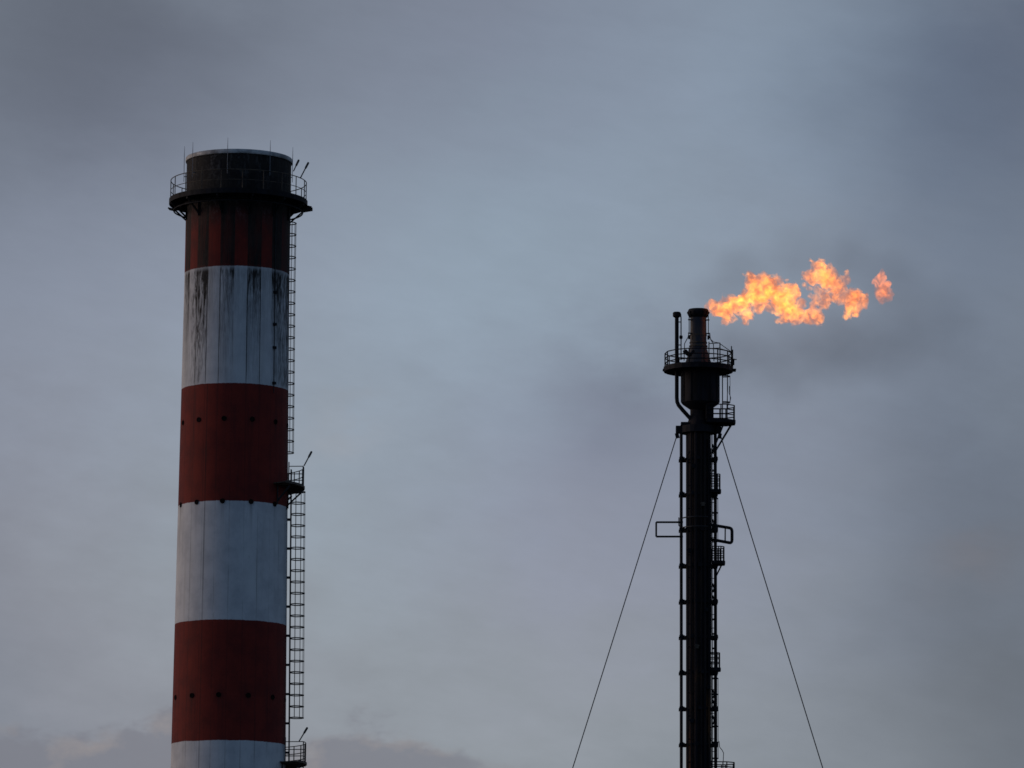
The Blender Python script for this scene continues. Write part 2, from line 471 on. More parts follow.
# ---- ladders with cages, landings
def ladder(dg, z0, z1, rfun, gap, cz0, cz1, parent, pitch=.655, rung=.3, cw=.50, co_=.80, straps=7):
    a_ = R_(dg); n_ = Vector(pol(a_, 1, 0)); tx = Vector((math.cos(a_), math.sin(a_), 0))
    def P(z, off, side): return n_*(rfun(z)+gap+off) + tx*side + Vector((0,0,z))
    s = MB(); m_ = 8
    for sd_ in (-.23, .23):
        s.tube([P(z0+(z1-z0)*k/m_, 0, sd_) for k in range(m_+1)], .042, 5)
    k = z0+.2
    while k < z1-.05:
        s.tube([P(k, 0, -.23), P(k, 0, .23)], .018, 4); k += rung
    k = z0+.6
    while k < z1-.2:
        for sd_ in (-.23, .23): s.bar(P(k, 0, sd_), n_*(rfun(k)-.02) + tx*sd_ + Vector((0,0,k)), .06, .09)
        k += 1.65
    lad = s.build('ladder', M['steel'], parent)
    if cz1 > cz0:
        s = MB(); nh = max(2, int(round((cz1-cz0)/pitch)))
        def hoop(z, n=14):
            pts = []
            for i in range(n+1):
                w = PI*(i/n)
                pts.append(P(z, max(0, .03 + (co_-.03)*math.sin(w)**.75), -cw*math.cos(w) if 0 < i < n else (-.25 if i == 0 else .25)))
            return pts
        hs = [hoop(cz0+(cz1-cz0)*i/nh) for i in range(nh+1)]
        for h_ in hs: s.tube(h_, .033, 5)
        for i in [round(1+12*j/(straps-1)) for j in range(straps)]:
            s.tube([hoop(cz0+(cz1-cz0)*q/4)[i] for q in range(5)], .011, 4)
        s.build('cage', M['steel'], lad)
    return lad
zl1 = cp(300, 487).z          # upper landing deck
zl2 = cp(303, 763).z          # lower landing deck
ladder(128.5, zl1, zd-.05, rad, .22, cp(290, 447).z, zd-.75, CH)
ladder(91, zl2, zl1+1.0, rad, .19, cp(295, 717.5).z, cp(295, 491.5).z, CH)
ladder(126, .3, zl2, rad, .22, 2.5, zl2-1.5, CH)

def landing(a0, a1, zq, width, rail0, parent, rh=1.15):
    a0, a1, rail0 = R_(a0), R_(a1), R_(rail0); r0 = rad(zq)
    s = MB(); s.sector(r0+.015, r0+width, zq-.06, zq, a0, a1, 16)
    s.sector(r0+width+.002, r0+width+.05, zq-.08, zq+.05, a0, a1, 16)
    for k in range(8):
        a_ = a0+(a1-a0)*(k+.5)/8; s.bar(pol(a_, r0+.01, zq-.10), pol(a_, r0+width-.01, zq-.10), .07, .07)
    pf = s.build('landing', M['steel_brown'], parent)
    s = MB(); n = 5; rr = r0+width-.03
    for k in range(n+1):
        a_ = rail0+(a1-rail0)*k/n; s.tube([pol(a_, rr, zq), pol(a_, rr, zq+rh)], .032, 5)
    for hh in (rh, rh*.62, rh*.3):
        s.tube([pol(rail0, r0+.08, zq+hh)] + arc(rail0, a1, rr, zq+hh, 14) + [pol(a1, r0+.08, zq+hh)], .026, 5)
    for q in (rail0, a1): s.tube([pol(q, r0+.08, zq), pol(q, r0+.08, zq+rh+.25)], .032, 5)
    s.build('railing', M['steel'], pf)
    for q in (.08, .5, .92):
        a_ = a0+(a1-a0)*q; s = MB()
        s.bar(pol(a_, r0+width-.06, zq-.2), pol(a_, r0-.02, zq-1.05), .07, .09)
        s.bar(pol(a_, r0+.03, zq-1.2), pol(a_, r0+.03, zq-.15), .14, .06, (1,0,0))
        s.build('brace', M['steel'], pf)
    return pf
landing(50, 132, zl1, .92, 84, CH)
landing(66, 136, zl2, 1.15, 78, CH)
lamp_arm(cp(301.6, 465.5, .2), cp(308.2, 453, .2), CH)
lamp_arm(cp(298.0, 741, .2), cp(305.2, 729, .2), CH)
# a thin conduit with clips, from the gallery down the first white band only
s = MB(); CA = R_(48.5)
s.tube([pol(CA, rad(z_)+.03, z_) for z_ in np.linspace(BANDS[1]-.4, zd-.3, 8)], .022, 6)
cnd = s.build('conduit', M['steel'], CH)
for py in (292, 324, 347.5, 383):
    zz = cp(277, py, -2).z; s = MB(); s.bar(pol(CA, rad(zz)-.02, zz), pol(CA, rad(zz)+.12, zz), .20, .15)
    s.build('clip', M['black'], cnd)

# =================================================================== the flare stack
FD = 408.0
fbase = at(698.6, 745, FD); fbase.z = 0
FL = empty('flare_stack', fbase, 'slim black guyed flare stack with pipes, landings and a burning tip', 'flare stack')
FX0 = 698.6
def fp(px, py, dy=0.0):
    p = at(px, py, FD+dy); return Vector((p.x-fbase.x, dy, p.z))
def fz(py, dy=0.0): return fp(FX0, py, dy).z
PM = 1/(fp(700, 400).x-fp(699, 400).x)         # photo pixels to the metre there
RBd = 12.5/PM
# burnt, rust-streaked shell
mt, t, b = newmat('burnt_rusty_shell', rough=.8); b.inputs['Specular IOR Level'].default_value = .1
co = t.nodes.new('ShaderNodeTexCoord'); ox, oy, oz = xyz(t, co.outputs['Object'])
sv = vec(t, ox, oy, oz*.07); st = noise(t, sv, 3.0, 5, .6); mo = noise(t, vec(t, ox, oy, oz*.4), .55, 4, .6)
c1 = mixc(t, st.step(.42, .66), (.008,.008,.011), (.026,.018,.015))
ru = (mo*.75 + st*.5).step(.62, .80)*oz.step(fz(520), fz(720))
t.links.new(mixc(t, ru, c1, (.095,.043,.017)), b.inputs['Base Color'])
M['shell'] = mt
mt, t, b = newmat('heat_stained_tip', rough=.6); b.inputs['Specular IOR Level'].default_value = .3
co = t.nodes.new('ShaderNodeTexCoord'); ox, oy, oz = xyz(t, co.outputs['Object'])
st = noise(t, vec(t, ox, oy, oz*.3), 2.2, 5, .6)
bandz = ((oz-fz(339))*(oz-fz(339))*-1.6).exp()
c1 = mixc(t, st.step(.4, .68), (.008,.010,.018), (.020,.018,.018))
t.links.new(mixc(t, bandz*st.step(.35,.6)*.8, c1, (.05,.032,.018)), b.inputs['Base Color'])
M['tip'] = mt

s = MB()
s.lathe([(RBd*1.02, -.2), (RBd, fz(690)), (RBd, fz(427)), (RBd*.82, fz(421)), (8.2/PM, fz(416)), (8.2/PM, fz(404))], 40)
s.build('barrel', M['shell'], FL, smooth=40)
s = MB()
rd = 19.0/PM; DX = 1.9/PM
s.lathe([(8.0/PM-.1, fz(412)), (8.3/PM, fz(411)), (rd*.93, fz(404.5)), (rd, fz(403)), (rd, fz(368.3)), (8.4/PM, fz(368.2))], 48, DX)
for k in range(12):
    a_ = 2*PI*k/12; o3 = Vector((DX,0,0)); s.bar(Vector(pol(a_, rd+.015, fz(402.5)))+o3, Vector(pol(a_, rd+.015, fz(373)))+o3, .07, .05, (1,0,0))
s.build('drum', M['black'], FL, smooth=40)
s = MB()
zt = fz(310.5)
s.lathe([(14.0/PM, fz(366)), (10.0/PM, fz(353)), (8.3/PM, fz(347)), (8.1/PM, fz(318)), (8.1/PM, zt-.1), (7.4/PM, zt-.1), (7.4/PM, zt-3), (.02, zt-3)], 40)
tip = s.build('flare_tip', M['tip'], FL, smooth=40)
s = MB()
s.lathe([(8.15/PM, fz(318)), (9.4/PM, fz(316)), (10.5/PM, fz(314.5)), (10.5/PM, fz(311)), (9.6/PM, fz(309.4)), (7.3/PM, fz(309.4)), (7.3/PM, fz(312)), (8.14/PM, fz(312.5))], 40, closed=True)
for k in range(14):
    a_ = 2*PI*k/14; s.bar(pol(a_, 8.3/PM, fz(317)), pol(a_, 10.8/PM, fz(312)), .05, .16)
s.build('tip_rim', M['black'], tip, smooth=40)
s = MB()
for py, r in ((336, 8.6), (343.5, 8.9), (347, 9.3)):
    s.lathe([(r/PM-.06, fz(py)), (r/PM, fz(py)), (r/PM, fz(py)+.1), (r/PM-.06, fz(py)+.1)], 36, closed=True)
s.build('tip_band', M['steel_brown'], tip, smooth=40)
# pilot lines clinging to the tip
for (a_, kx) in ((R_(70), 1), (R_(-62), 1), (R_(160), 1)):
    s = MB(); r = 10.6/PM
    s.tube([pol(a_, r, fz(316)), pol(a_, r, fz(333)), pol(a_, r*1.12, fz(338)), pol(a_, r*1.5, fz(345)), pol(a_, r*1.55, fz(362))], .035, 5)
    for py in (320.5, 334): s.bar(pol(a_, 8.0/PM, fz(py)), pol(a_, r+.08, fz(py)), .09, .09)
    s.tube([pol(a_, r, fz(336)), pol(a_, r, fz(340))], .09, 6)
    s.build('pilot_line', M['black'], FL)

# ---- gallery under the tip
RGf = 33.6/PM; zg = fz(368.5)
s = MB()
s.sector(rd*.55, RGf, zg-.06, zg, 0, 2*PI-1e-4, 36)
s.lathe([(RGf+.003, zg-.28), (RGf+.09, zg-.28), (RGf+.09, zg+.12), (RGf+.003, zg+.12)], 24, closed=True)
for k in range(20):
    a_ = 2*PI*(k+.5)/20; s.bar(pol(a_, rd-.02, zg-.16), pol(a_, RGf-.01, zg-.16), .09, .18)
s.box(RGf-.1, RGf+.32, -.5, .5, zg-.18, zg-.07); s.box(-RGf-.16, -RGf+.1, -.3, .3, zg-.2, zg-.07)
gal = s.build('gallery', M['black'], FL)
s = MB(); nr = 14; rr = RGf-.02
for k in range(nr):
    a_ = 2*PI*(k+.3)/nr; s.tube([pol(a_, rr, zg), pol(a_, rr, zg+1.22)], .052, 5)
for hh in (1.22, .82, .42): s.tube([pol(2*PI*(k+.3)/nr, rr, zg+hh) for k in range(nr)], .046, 5, closed=True)
s.build('railing', M['black'], gal)
s = MB()                                    # taller gate frame and its hand rails on the right
q0, q1, q2 = fp(709, 368, -1.6), fp(720, 368, -1.9), fp(731.5, 368, -.6)
for q, h in ((q0, 1.9), (q1, 1.75), (q2, 1.72)): s.tube([(q.x,q.y,zg), (q.x,q.y,zg+h)], .045, 5)
for h in (1.75, 1.35): s.tube([(q0.x,q0.y,zg+h), (q1.x,q1.y,zg+h)], .035, 5)
s.tube([(q1.x,q1.y,zg+1.3), (q2.x,q2.y,zg+1.25)], .035, 5); s.tube([(q1.x,q1.y,zg+1.7), (q2.x,q2.y,zg+1.25)], .03, 5)
p0, p1 = fp(709.8, 333, -.4), fp(713.5, 342, -1.2)
s.tube([p0, (p0+p1)/2 + Vector((-.1,0,-.12)), p1, (q1.x, q1.y, zg+1.75)], .03, 5)
s.build('gate_frame', M['black'], gal)
s = MB(); q = fp(732.6, 368, .1)
s.box(q.x-.14, q.x+.14, q.y-.2, q.y+.2, zg+.32, zg+.8); s.box(q.x-.05, q.x+.05, q.y-.05, q.y+.05, zg, zg+1.55); s.box(q.x-.1, q.x+.32, q.y-.05, q.y+.05, zg+.72, zg+.79)
s.build('junction_box', M['black'], gal)
s = MB(); q = fp(689, 360, -2.2)
s.tube([(q.x, q.y, zg), (q.x, q.y, zg+.7)], .05, 6)
s.tube([(q.x-.36, q.y, zg+1.12), (q.x-.3, q.y, zg+1.0), (q.x, q.y, zg+.74), (q.x+.22, q.y, zg+.66)], [.15,.20,.16,.06], 8)
s.tube([(q.x+.38, q.y, zg+1.12), (q.x+.3, q.y, zg+.95), (q.x+.02, q.y, zg+.72)], [.1,.13,.07], 8)
s.build('floodlight', M['black'], FL, smooth=40)
s = MB(); c0, c1 = fp(705.5, 419.5, -.9), fp(713.2, 404, -.2)
s.box(c0.x, c1.x, -1.15, -.35, c0.z, c1.z); s.box(c0.x+.05, c1.x-.05, -1.2, -1.152, c0.z+.1, c1.z-.1); s.tube([(c0.x+.2,-.7,c1.z),(c0.x+.2,-.7,c1.z+.35)], .06, 6)
s.build('access_cage_box', M['black'], FL)  # solid box standing in for the dark mass of the platform access cage

# ---- vent pipe on the left with its mushroom cap, bending in under the drum
vx = lambda px, py: fp(px, py, -.35)
s = MB()
s.tube([vx(676.8, 318), vx(676.8, 344), vx(676.8, 372), vx(676.8, 398), vx(677.2, 402), vx(678.6, 405.2), vx(683, 410.5), vx(688.5, 416.5), vx(692, 420.5)], 2.05/PM, 10)
vp = s.build('vent_pipe', M['black'], FL, smooth=50)
s = MB(); c = vx(676.8, 314)
s.lathe([(.16, c.z-.32), (.2, c.z-.28), (.32, c.z-.2), (.32, c.z+.1), (.24, c.z+.16), (.02, c.z+.18)], 16, c.x, c.y)
s.build('vent_cap', M['black'], vp, smooth=40)
s = MB(); a0 = vx(681, 316)
s.tube([vx(678.6, 313.5), vx(680.6, 314), vx(681, 318), vx(681, 333), vx(681, 360)], .05, 5)
c = vx(681, 337); s.lathe([(.04, c.z-.2), (.14, c.z-.1), (.14, c.z+.08), (.04, c.z+.16)], 10, c.x, c.y)
for py in (322, 345): s.bar(vx(676.8, py), vx(681.2, py), .07, .07)
s.build('vent_bypass', M['black'], vp)

# ---- the four risers round the barrel and the clamps that hold them
zc = fz(426)
def riser(x, y, r, z1, mat='black'):
    s = MB(); s.tube([(x, y, 0), (x, y, z1*.5), (x, y, z1)], r, 10); return s.build('riser_pipe', M[mat], FL, smooth=50)
xr = 17.0/PM
for x, y in ((-xr, -.35), (xr, -.35), (-xr, .95), (xr, .95)): riser(x, y, 1.35/PM, zc)
for a_, r, top in ((-32, .085, 430), (-12, .12, 432), (9, .07, 436), (24, .10, 428), (44, .08, 440)):
    x, y, _ = pol(R_(a_), RBd+r+.05, 0); riser(x, y, r, fz(top), 'shell')
for py in (459.5, 494.7, 530, 566, 602, 637.5, 673, 709, 745, 781):
    zz = fz(py); s = MB()
    hb = .07 + .05*((py*7) % 3)/2
    s.lathe([(RBd+.005, zz-hb), (RBd+.10, zz-hb), (RBd+.10, zz+hb), (RBd+.005, zz+hb)], 24, closed=True)
    gp = R_(-35 + (py*13) % 60); s.box(math.sin(gp)*(RBd+.14)-.14, math.sin(gp)*(RBd+.14)+.14, -math.cos(gp)*(RBd+.14)-.12, -math.cos(gp)*(RBd+.14)+.1, zz-hb-.05, zz+hb+.06)
    for sx in (-1, 1):
        s.box(min(sx*(RBd+.1), sx*(xr+.18)), max(sx*(RBd+.1), sx*(xr+.18)), -.5, -.2, zz-.10, zz+.13)
        s.box(min(sx*(RBd*.6), sx*(xr+.18)), max(sx*(RBd*.6), sx*(xr+.18)), .8, 1.1, zz-.10, zz+.13)
        s.tube([(sx*xr, -.35, zz-.2), (sx*xr, -.35, zz+.2)], 1.9/PM, 8)
    s.build('riser_clamp', M['black'], FL)
for a_, r, p0_, p1_ in ((-43, .06, 452, 800), (47, .055, 446, 640), (52, .05, 660, 800)):
    x, y, _ = pol(R_(a_), RBd+.30, 0); s = MB()
    xb, yb, _ = pol(R_(a_), RBd-.05, 0)
    s.tube([(xb, yb, fz(p0_)), (x, y, fz(p0_+4)), (x, y, fz(p1_))], r, 6)
    for q in range(int(p0_)+12, int(min(p1_, 790)), 23): s.bar((xb, yb, fz(q)), (x, y, fz(q)), .06, .06)
    s.build('thin_pipe', M['black'], FL)
for a_, q in ((-20, 468), (15, 506), (-40, 552), (30, 611), (-8, 648), (38, 688), (-28, 722)):
    c = Vector(pol(R_(a_), RBd+.22, fz(q))); s = MB()
    s.box(c.x-.13, c.x+.13, c.y-.12, c.y+.2, c.z-.16, c.z+.16); s.tube([c+Vector((-.2,-.08,.05)), c+Vector((.2,-.08,.05))], .05, 6)
    s.build('valve', M['steel_brown'] if q in (506, 648) else M['black'], FL)
# ---- collar where the guys take hold
s = MB(); z0, z1 = fz(433.5), fz(426.5)
s.lathe([(RBd+.01, z0), (RBd+.42, z0), (RBd+.42, z1), (RBd+.01, z1)], 24, closed=True)
for sx in (-1, 1):
    s.box(min(sx*1.1, sx*22.6/PM), max(sx*1.1, sx*22.6/PM), -.45, .25, z0, z1)
    s.prism([(0,0)], 0, 0) if False else None
    xg = sx*21.8/PM
    s.bar((xg, -.1, z0), (xg-sx*.1, -.1, z0-.4), .12, .3, (1,0,0))
s.box(-17.6/PM, -10/PM, -.6, .3, z1, fz(423))
s.build('guy_collar', M['black'], FL)

# ---- landings on the right of the barrel
def landing_f(px0, px1, py, dy0, dy1, rail_px, parent, braces=(), chamfer=.35, slats=3):
    zq = fz(py); x0, x1 = fp(px0, py).x, fp(px1, py).x
    c = min(chamfer, (x1-x0)*.45)
    poly = [(x0, dy0), (x1-c, dy0), (x1, dy0+c), (x1, dy1-c), (x1-c, dy1), (x0, dy1)]
    s = MB(); s.prism(poly, zq-.08, zq)
    for i in range(5):
        p, q = poly[i], poly[(i+1)]; s.bar((p[0],p[1],zq-.14), (q[0],q[1],zq-.14), .1, .26)
    for k in range(4):
        yy = dy0+(dy1-dy0)*(k+.5)/4; s.box(x0, x1-.08, yy-.05, yy+.05, zq-.24, zq-.083)
    pf = s.build('landing', M['black'], parent)
    rh = rail_px/PM; s = MB()
    ins = [(x*1.0-(.05 if x > x0 else 0), y) for x, y in poly]
    for x, y in ins: s.tube([(x,y,zq), (x,y,zq+rh)], .05, 5)
    xm = (x0+x1)/2
    for y in (dy0, dy1): s.tube([(xm,y,zq), (xm,y,zq+rh)], .045, 5)
    for k in range(slats):
        hh = rh*(k+1)/slats; s.tube([(x,y,zq+hh) for x, y in ins], .045, 5)
    s.build('railing', M['black'], pf)
    for (p, q) in braces:
        s = MB(); s.bar(p, q, .12, .12); s.build('brace', M['black'], pf)
    return pf
landing_f(706, 734.6, 421, -1.35, 1.05, 14.5, FL, [(fp(732.5,423,-.6), fp(715.5,451,-.4)), (fp(723.5,424,-.6), fp(712,453,-.4)), (fp(732,423,.7), fp(715.5,451,.9))], .6)
landing_f(710, 720.3, 490, -.75, .6, 15, FL, [], .2)
landing_f(712, 724.3, 561.5, -.85, .7, 14, FL, [(fp(722.5,563,-.3), fp(715.7,577,-.3))], .25)
landing_f(710, 720, 668, -.7, .55, 14.5, FL, [], .2)
landing_f(710, 734.3, 778, -1.6, 1.3, 14.5, FL, [(fp(731,780,-.6), fp(715,803,-.4))], .6)

# ---- ladder with safety hoops up the right-hand side
def ladder_f(x, y, z0, z1, wid, cage_d, pitch, c0, c1):
    s = MB()
    for sy in (-wid, wid): s.tube([(x, y+sy, z0), (x, y+sy, z1)], .035, 5)
    k = z0+.2
    while k < z1: s.tube([(x, y-wid, k), (x, y+wid, k)], .018, 4); k += .3
    lad = s.build('ladder', M['black'], FL)
    s = MB(); n = max(1, int((c1-c0)/pitch))
    def hp(z): return [(x + cage_d*math.sin(PI*i/10)**.8 if 0 < i < 10 else x, y - .36*math.cos(PI*i/10), z) for i in range(11)]
    for i in range(n+1): s.tube(hp(c0+(c1-c0)*i/n), .045, 5)
    for i in (2, 5, 8): s.tube([hp(c0)[i], hp(c1)[i]], .02, 4)
    s.build('cage', M['black'], lad)
xl = 15.0/PM
ladder_f(xl-.1, .3, fz(778), fz(668), .22, .46, 1.12, fz(758), fz(678))
ladder_f(xl-.1, .3, fz(668), fz(561.5), .22, .26, 1.12, fz(648), fz(590))
ladder_f(xl-.1, .3, fz(561.5), fz(490), .22, .46, 1.12, fz(541), fz(498))
ladder_f(xl-.1, .3, fz(490), fz(421), .22, .26, 1.12, fz(470), fz(458))
ladder_f(24.2/PM, .1, fz(421), fz(369), .22, .60, 1.25, fz(402), fz(376))
ladder_f(xl-.1, .3, .3, fz(778), .22, .46, 1.12, 3.0, fz(784))
# ---- swing-out frames
s = MB(); A = [fp(683, 522.2, -.35), fp(656.2, 522.2, -.35), fp(656.2, 536.6, -.35), fp(683, 536.6, -.35)]
for i in range(3): s.bar(A[i], A[i+1], .14, .14)
s.build('davit_frame', M['black'], FL)
s = MB()
P0, P1, P2, P3 = fp(706, 524, -.9), fp(732, 528.3, .9), fp(732, 543.2, .9), fp(709, 539, -.6)
def rnd(a_, b_, c_, r=.28, n=5):
    u = (a_-b_).normalized()*r; w = (c_-b_).normalized()*r
    return [b_+u*(1-k/n)**2+w*(k/n)**2 for k in range(n+1)]
s.tube([P0] + rnd(P0,P1,P2) + rnd(P1,P2,P3) + [P3], .125, 8)
q0 = P0.lerp(P1, .74); q1 = P3.lerp(P2, .70); s.tube([q0, q1], .06, 6)
s.build('pipe_loop', M['black'], FL, smooth=50)
s = MB()                                                      # paler bent hoop strapped round the barrel
za, zb2 = fz(517.5), fz(530)
def bent(py): return [pol(R_(a_), RBd+.46+.12*math.cos(R_(a_*2)), fz(py)) for a_ in range(-85, 31, 8)]
u_, l_ = bent(519), bent(528.5)
s.tube(l_[::-1] + [(l_[0][0]-.22, l_[0][1]-.1, fz(526)), (u_[0][0]-.22, u_[0][1]-.1, fz(518))] + u_, .05, 6)
s.build('strap_hoop', M['steel'], FL, smooth=50)
# ---- loose cables
s = MB()
s.tube([fp(719, 741, -.2), fp(719.6, 747, -.2), fp(722, 750, -.2), fp(723.6, 753, -.2), fp(723.4, 757, -.2), fp(723.2, 762, -.2)], .03, 5)
s.build('loose_cable', M['black'], FL)
s = MB()
s.tube([fp(729.5, 386, -.3), fp(729.2, 393, -.3), fp(730.8, 398, -.3), fp(729.8, 402, -.3), fp(727.6, 406, -.3)], .03, 5)
s.tube([fp(727.5, 373, -.4), fp(727.7, 388, -.4), fp(727.2, 400, -.4), fp(727.8, 408, -.4)], .035, 5)
s.build('loose_cable', M['black'], FL)
# short ties from barrel to riser, and pipe unions, clutter the strip on the right
for k in range(26):
    py = 455 + k*12.3 + random.uniform(-3, 3); s = MB()
    s.bar((RBd*.8, -.5+random.uniform(0,.3), fz(py)), (xr, -.4, fz(py+random.uniform(-1.5,1.5))), .05, .05)
    s.build('pipe_tie', M['black'], FL)
for py in (445, 520, 584, 596, 690, 700, 716):
    s = MB(); s.tube([(RBd+.1, -.5, fz(py)), (RBd+.22, -.5, fz(py+5)), (RBd+.12, -.5, fz(py+9))], .07, 6)
    s.build('pipe_union', M['black'], FL)

# ---- guy wires, straight down to the ground
for sx, p0, p1, lab in ((-1, (676.9, 435.5), (572.0, 768), 'thin steel guy wire slanting down from the flare stack towards the striped chimney'),
                        (1, (719.9, 433.5), (823.4, 768), 'thin steel guy wire slanting away from the chimney, below the flame')):
    a_ = at(*p0, FD); b_ = at(*p1, FD-5.0)
    a_.y = FD - .1
    d = b_-a_; end = a_ + d*(a_.z/(-d.z))
    s = MB(); pts = [a_ + (end-a_)*k/8 - Vector((0,0,math.sin(PI*k/8)*.18)) for k in range(9)]
    o = MB().tube([p-end for p in pts], .045, 6).build('guy_wire', M['wire'])
    o.location = end; tag(o, lab, 'guy wire', 'guy wires of the flare stack')

# =================================================================== the flame
rng = np.random.default_rng(11)
LAT = rng.random((32,32,32)).astype(np.float32)
def vnoise(x, y, z):
    xi, yi, zi = np.floor(x).astype(int), np.floor(y).astype(int), np.floor(z).astype(int)
    fx, fy, fz_ = x-xi, y-yi, z-zi
    fx = fx*fx*fx*(fx*(fx*6-15)+10); fy = fy*fy*fy*(fy*(fy*6-15)+10); fz_ = fz_*fz_*fz_*(fz_*(fz_*6-15)+10)
    def L_(a_, b_, c_): return LAT[(xi+a_) % 32, (yi+b_) % 32, (zi+c_) % 32]
    x00 = L_(0,0,0)*(1-fx)+L_(1,0,0)*fx; x10 = L_(0,1,0)*(1-fx)+L_(1,1,0)*fx
    x01 = L_(0,0,1)*(1-fx)+L_(1,0,1)*fx; x11 = L_(0,1,1)*(1-fx)+L_(1,1,1)*fx
    return (x00*(1-fy)+x10*fy)*(1-fz_) + (x01*(1-fy)+x11*fy)*fz_
def fbm(x, y, z, o=4, g_=.55):
    s_, a_, n_ = 0, 1, 0
    for k in range(o):
        s_ = s_ + a_*(vnoise(x+k*7.3, y+k*3.1, z+k*5.7)-.5); n_ += a_; a_ *= g_; x, y, z = x*2.03, y*2.03, z*2.03
    return s_/n_
def surface_nets(F, iso):
    A = F > iso; nx, ny, nz = F.shape
    acc = np.zeros((nx-1,ny-1,nz-1,3)); cnt = np.zeros((nx-1,ny-1,nz-1))
    corners = [(i,j,k) for i in (0,1) for j in (0,1) for k in (0,1)]
    sl = lambda c: tuple(slice(c[d], F.shape[d]-1+c[d]) for d in range(3))
    for c0 in corners:
        for d in range(3):
            if c0[d]: continue
            c1 = list(c0); c1[d] = 1; c1 = tuple(c1)
            f0, f1 = F[sl(c0)], F[sl(c1)]; cr = (f0 > iso) != (f1 > iso)
            tt = np.where(cr, (iso-f0)/np.where(cr, f1-f0, 1), 0)
            for q in range(3): acc[..., q] += np.where(cr, c0[q] + (tt if q == d else 0), 0)
            cnt += cr
    act = cnt > 0; idx = -np.ones(act.shape, int); idx[act] = np.arange(act.sum())
    ii = np.argwhere(act); V = ii + acc[act]/cnt[act][:,None]
    Q = []
    for d in range(3):
        e1, e2 = [(1,2),(2,0),(0,1)][d]
        a0 = [slice(None)]*3; a0[d] = slice(0,-1); a1 = [slice(None)]*3; a1[d] = slice(1,None)
        ch = A[tuple(a0)] != A[tuple(a1)]
        P = np.argwhere(ch); P = P[(P[:,e1] > 0) & (P[:,e2] > 0) & (P[:,e1] < F.shape[e1]-1) & (P[:,e2] < F.shape[e2]-1)]
        def I(o1, o2):
            c = P.copy(); c[:,e1] -= o1; c[:,e2] -= o2; return idx[c[:,0],c[:,1],c[:,2]]
        q = np.stack([I(1,1), I(0,1), I(0,0), I(1,0)], 1)
        inside = A[P[:,0],P[:,1],P[:,2]]
        q[~inside] = q[~inside][:, ::-1]
        Q.append(q)
    return V, np.concatenate(Q)
FO = at(708, 309, FD)                                     # where the flame leaves the tip
FPM = PM
def mm(zx, zy): return ((690+zx/4.655-708)/FPM, -(230+zy/4.655-309)/FPM)
MAIN = [(85,358,16),(105,352,26),(130,368,38),(160,385,40),(150,425,20),(195,345,42),(240,345,46),(268,400,32),(268,430,14),(300,240,38),(340,225,34),(305,295,52),
        (360,270,52),(410,300,58),(450,350,54),(470,300,40),(490,262,16),(440,235,9),(500,388,40),(550,400,36),(592,398,30),(622,352,20),(528,318,16),(600,318,15),
        (575,350,20),(605,330,20),(560,300,13),(520,345,18),(642,330,28),(668,308,24),(600,285,22),(585,310,20),(630,305,22),(640,290,18),(555,265,13),(598,150,30),(570,205,38),(622,200,44),(655,238,42),(690,265,34),(716,225,20),(726,196,11),(540,240,14),(680,310,22),(705,322,20),
        (735,318,32),(765,308,38),(800,330,32),(755,352,38),(725,382,20),(818,308,18),(330,360,26),(380,350,26)]
WISP = [(893,192,9),(892,212,14),(893,238,22),(900,275,33),(928,298,24),(893,318,16),(866,248,15),(915,265,22)]
def flame(blobs, name, mat, res, iso, label, cat):
    P = []
    for zx, zy, r in blobs:
        x, z_ = mm(zx, zy); P.append((x, rng.uniform(-.35,.35), z_, r/4.655/FPM))
    P = np.array(P); pad = .7
    lo = P[:,:3].min(0) - P[:,3].max() - pad; hi = P[:,:3].max(0) + P[:,3].max() + pad
    n = np.ceil((hi-lo)/res).astype(int)+1
    X, Y, Z = np.meshgrid(*[lo[d]+np.arange(n[d])*res for d in range(3)], indexing='ij')
    X, Y, Z = X.astype(np.float32), Y.astype(np.float32), Z.astype(np.float32)
    wx = X + .75*fbm(X*.9+3, Y*.9, Z*.9, 3) ; wz = Z + .75*fbm(X*.9+11, Y*.9+5, Z*.9+2, 3); wy = Y + .5*fbm(X*.9, Y*.9+9, Z*.9+7, 2)
    F = np.full_like(X, -2.0); S = np.zeros_like(X)
    for x, y, z_, r in P:
        d2 = ((wx-x)**2 + ((wy-y)*.9)**2 + (wz-z_)**2)/(r*1.18)**2
        F = np.maximum(F, 1-np.sqrt(d2)); S = S + np.exp(-d2*2.2)
    nz = fbm(wx*1.35+.25*wz, wy*1.35, wz*1.35, 5, .62)
    rdg = np.abs(fbm(wx*1.1+20, wy*1.1, wz*1.1+4, 4, .6))
    F = F + .10*np.minimum(S, 1.5) + nz*1.65 - .30*np.maximum(0, .07-rdg)/.07
    V, Q = surface_nets(F, iso)
    V = lo + V*res
    me = bpy.data.meshes.new(name)
    me.from_pydata([tuple(p) for p in V], [], [tuple(int(i) for i in q) for q in Q]); me.update()
    # drop crumbs too small to see
    import bmesh
    bm = bmesh.new(); bm.from_mesh(me); seen = set(); kill = []
    for v in bm.verts:
        if v in seen: continue
        st_, comp = [v], []
        seen.add(v)
        while st_:
            c = st_.pop(); comp.append(c)
            for e_ in c.link_edges:
                w = e_.other_vert(c)
                if w not in seen: seen.add(w); st_.append(w)
        if len(comp) < 25: kill += comp
    bmesh.ops.delete(bm, geom=kill, context='VERTS'); bm.to_mesh(me); bm.free()
    me.materials.append(mat)
    o = bpy.data.objects.new(name, me); COL.objects.link(o); o.location = FO
    return tag(o, label, cat)
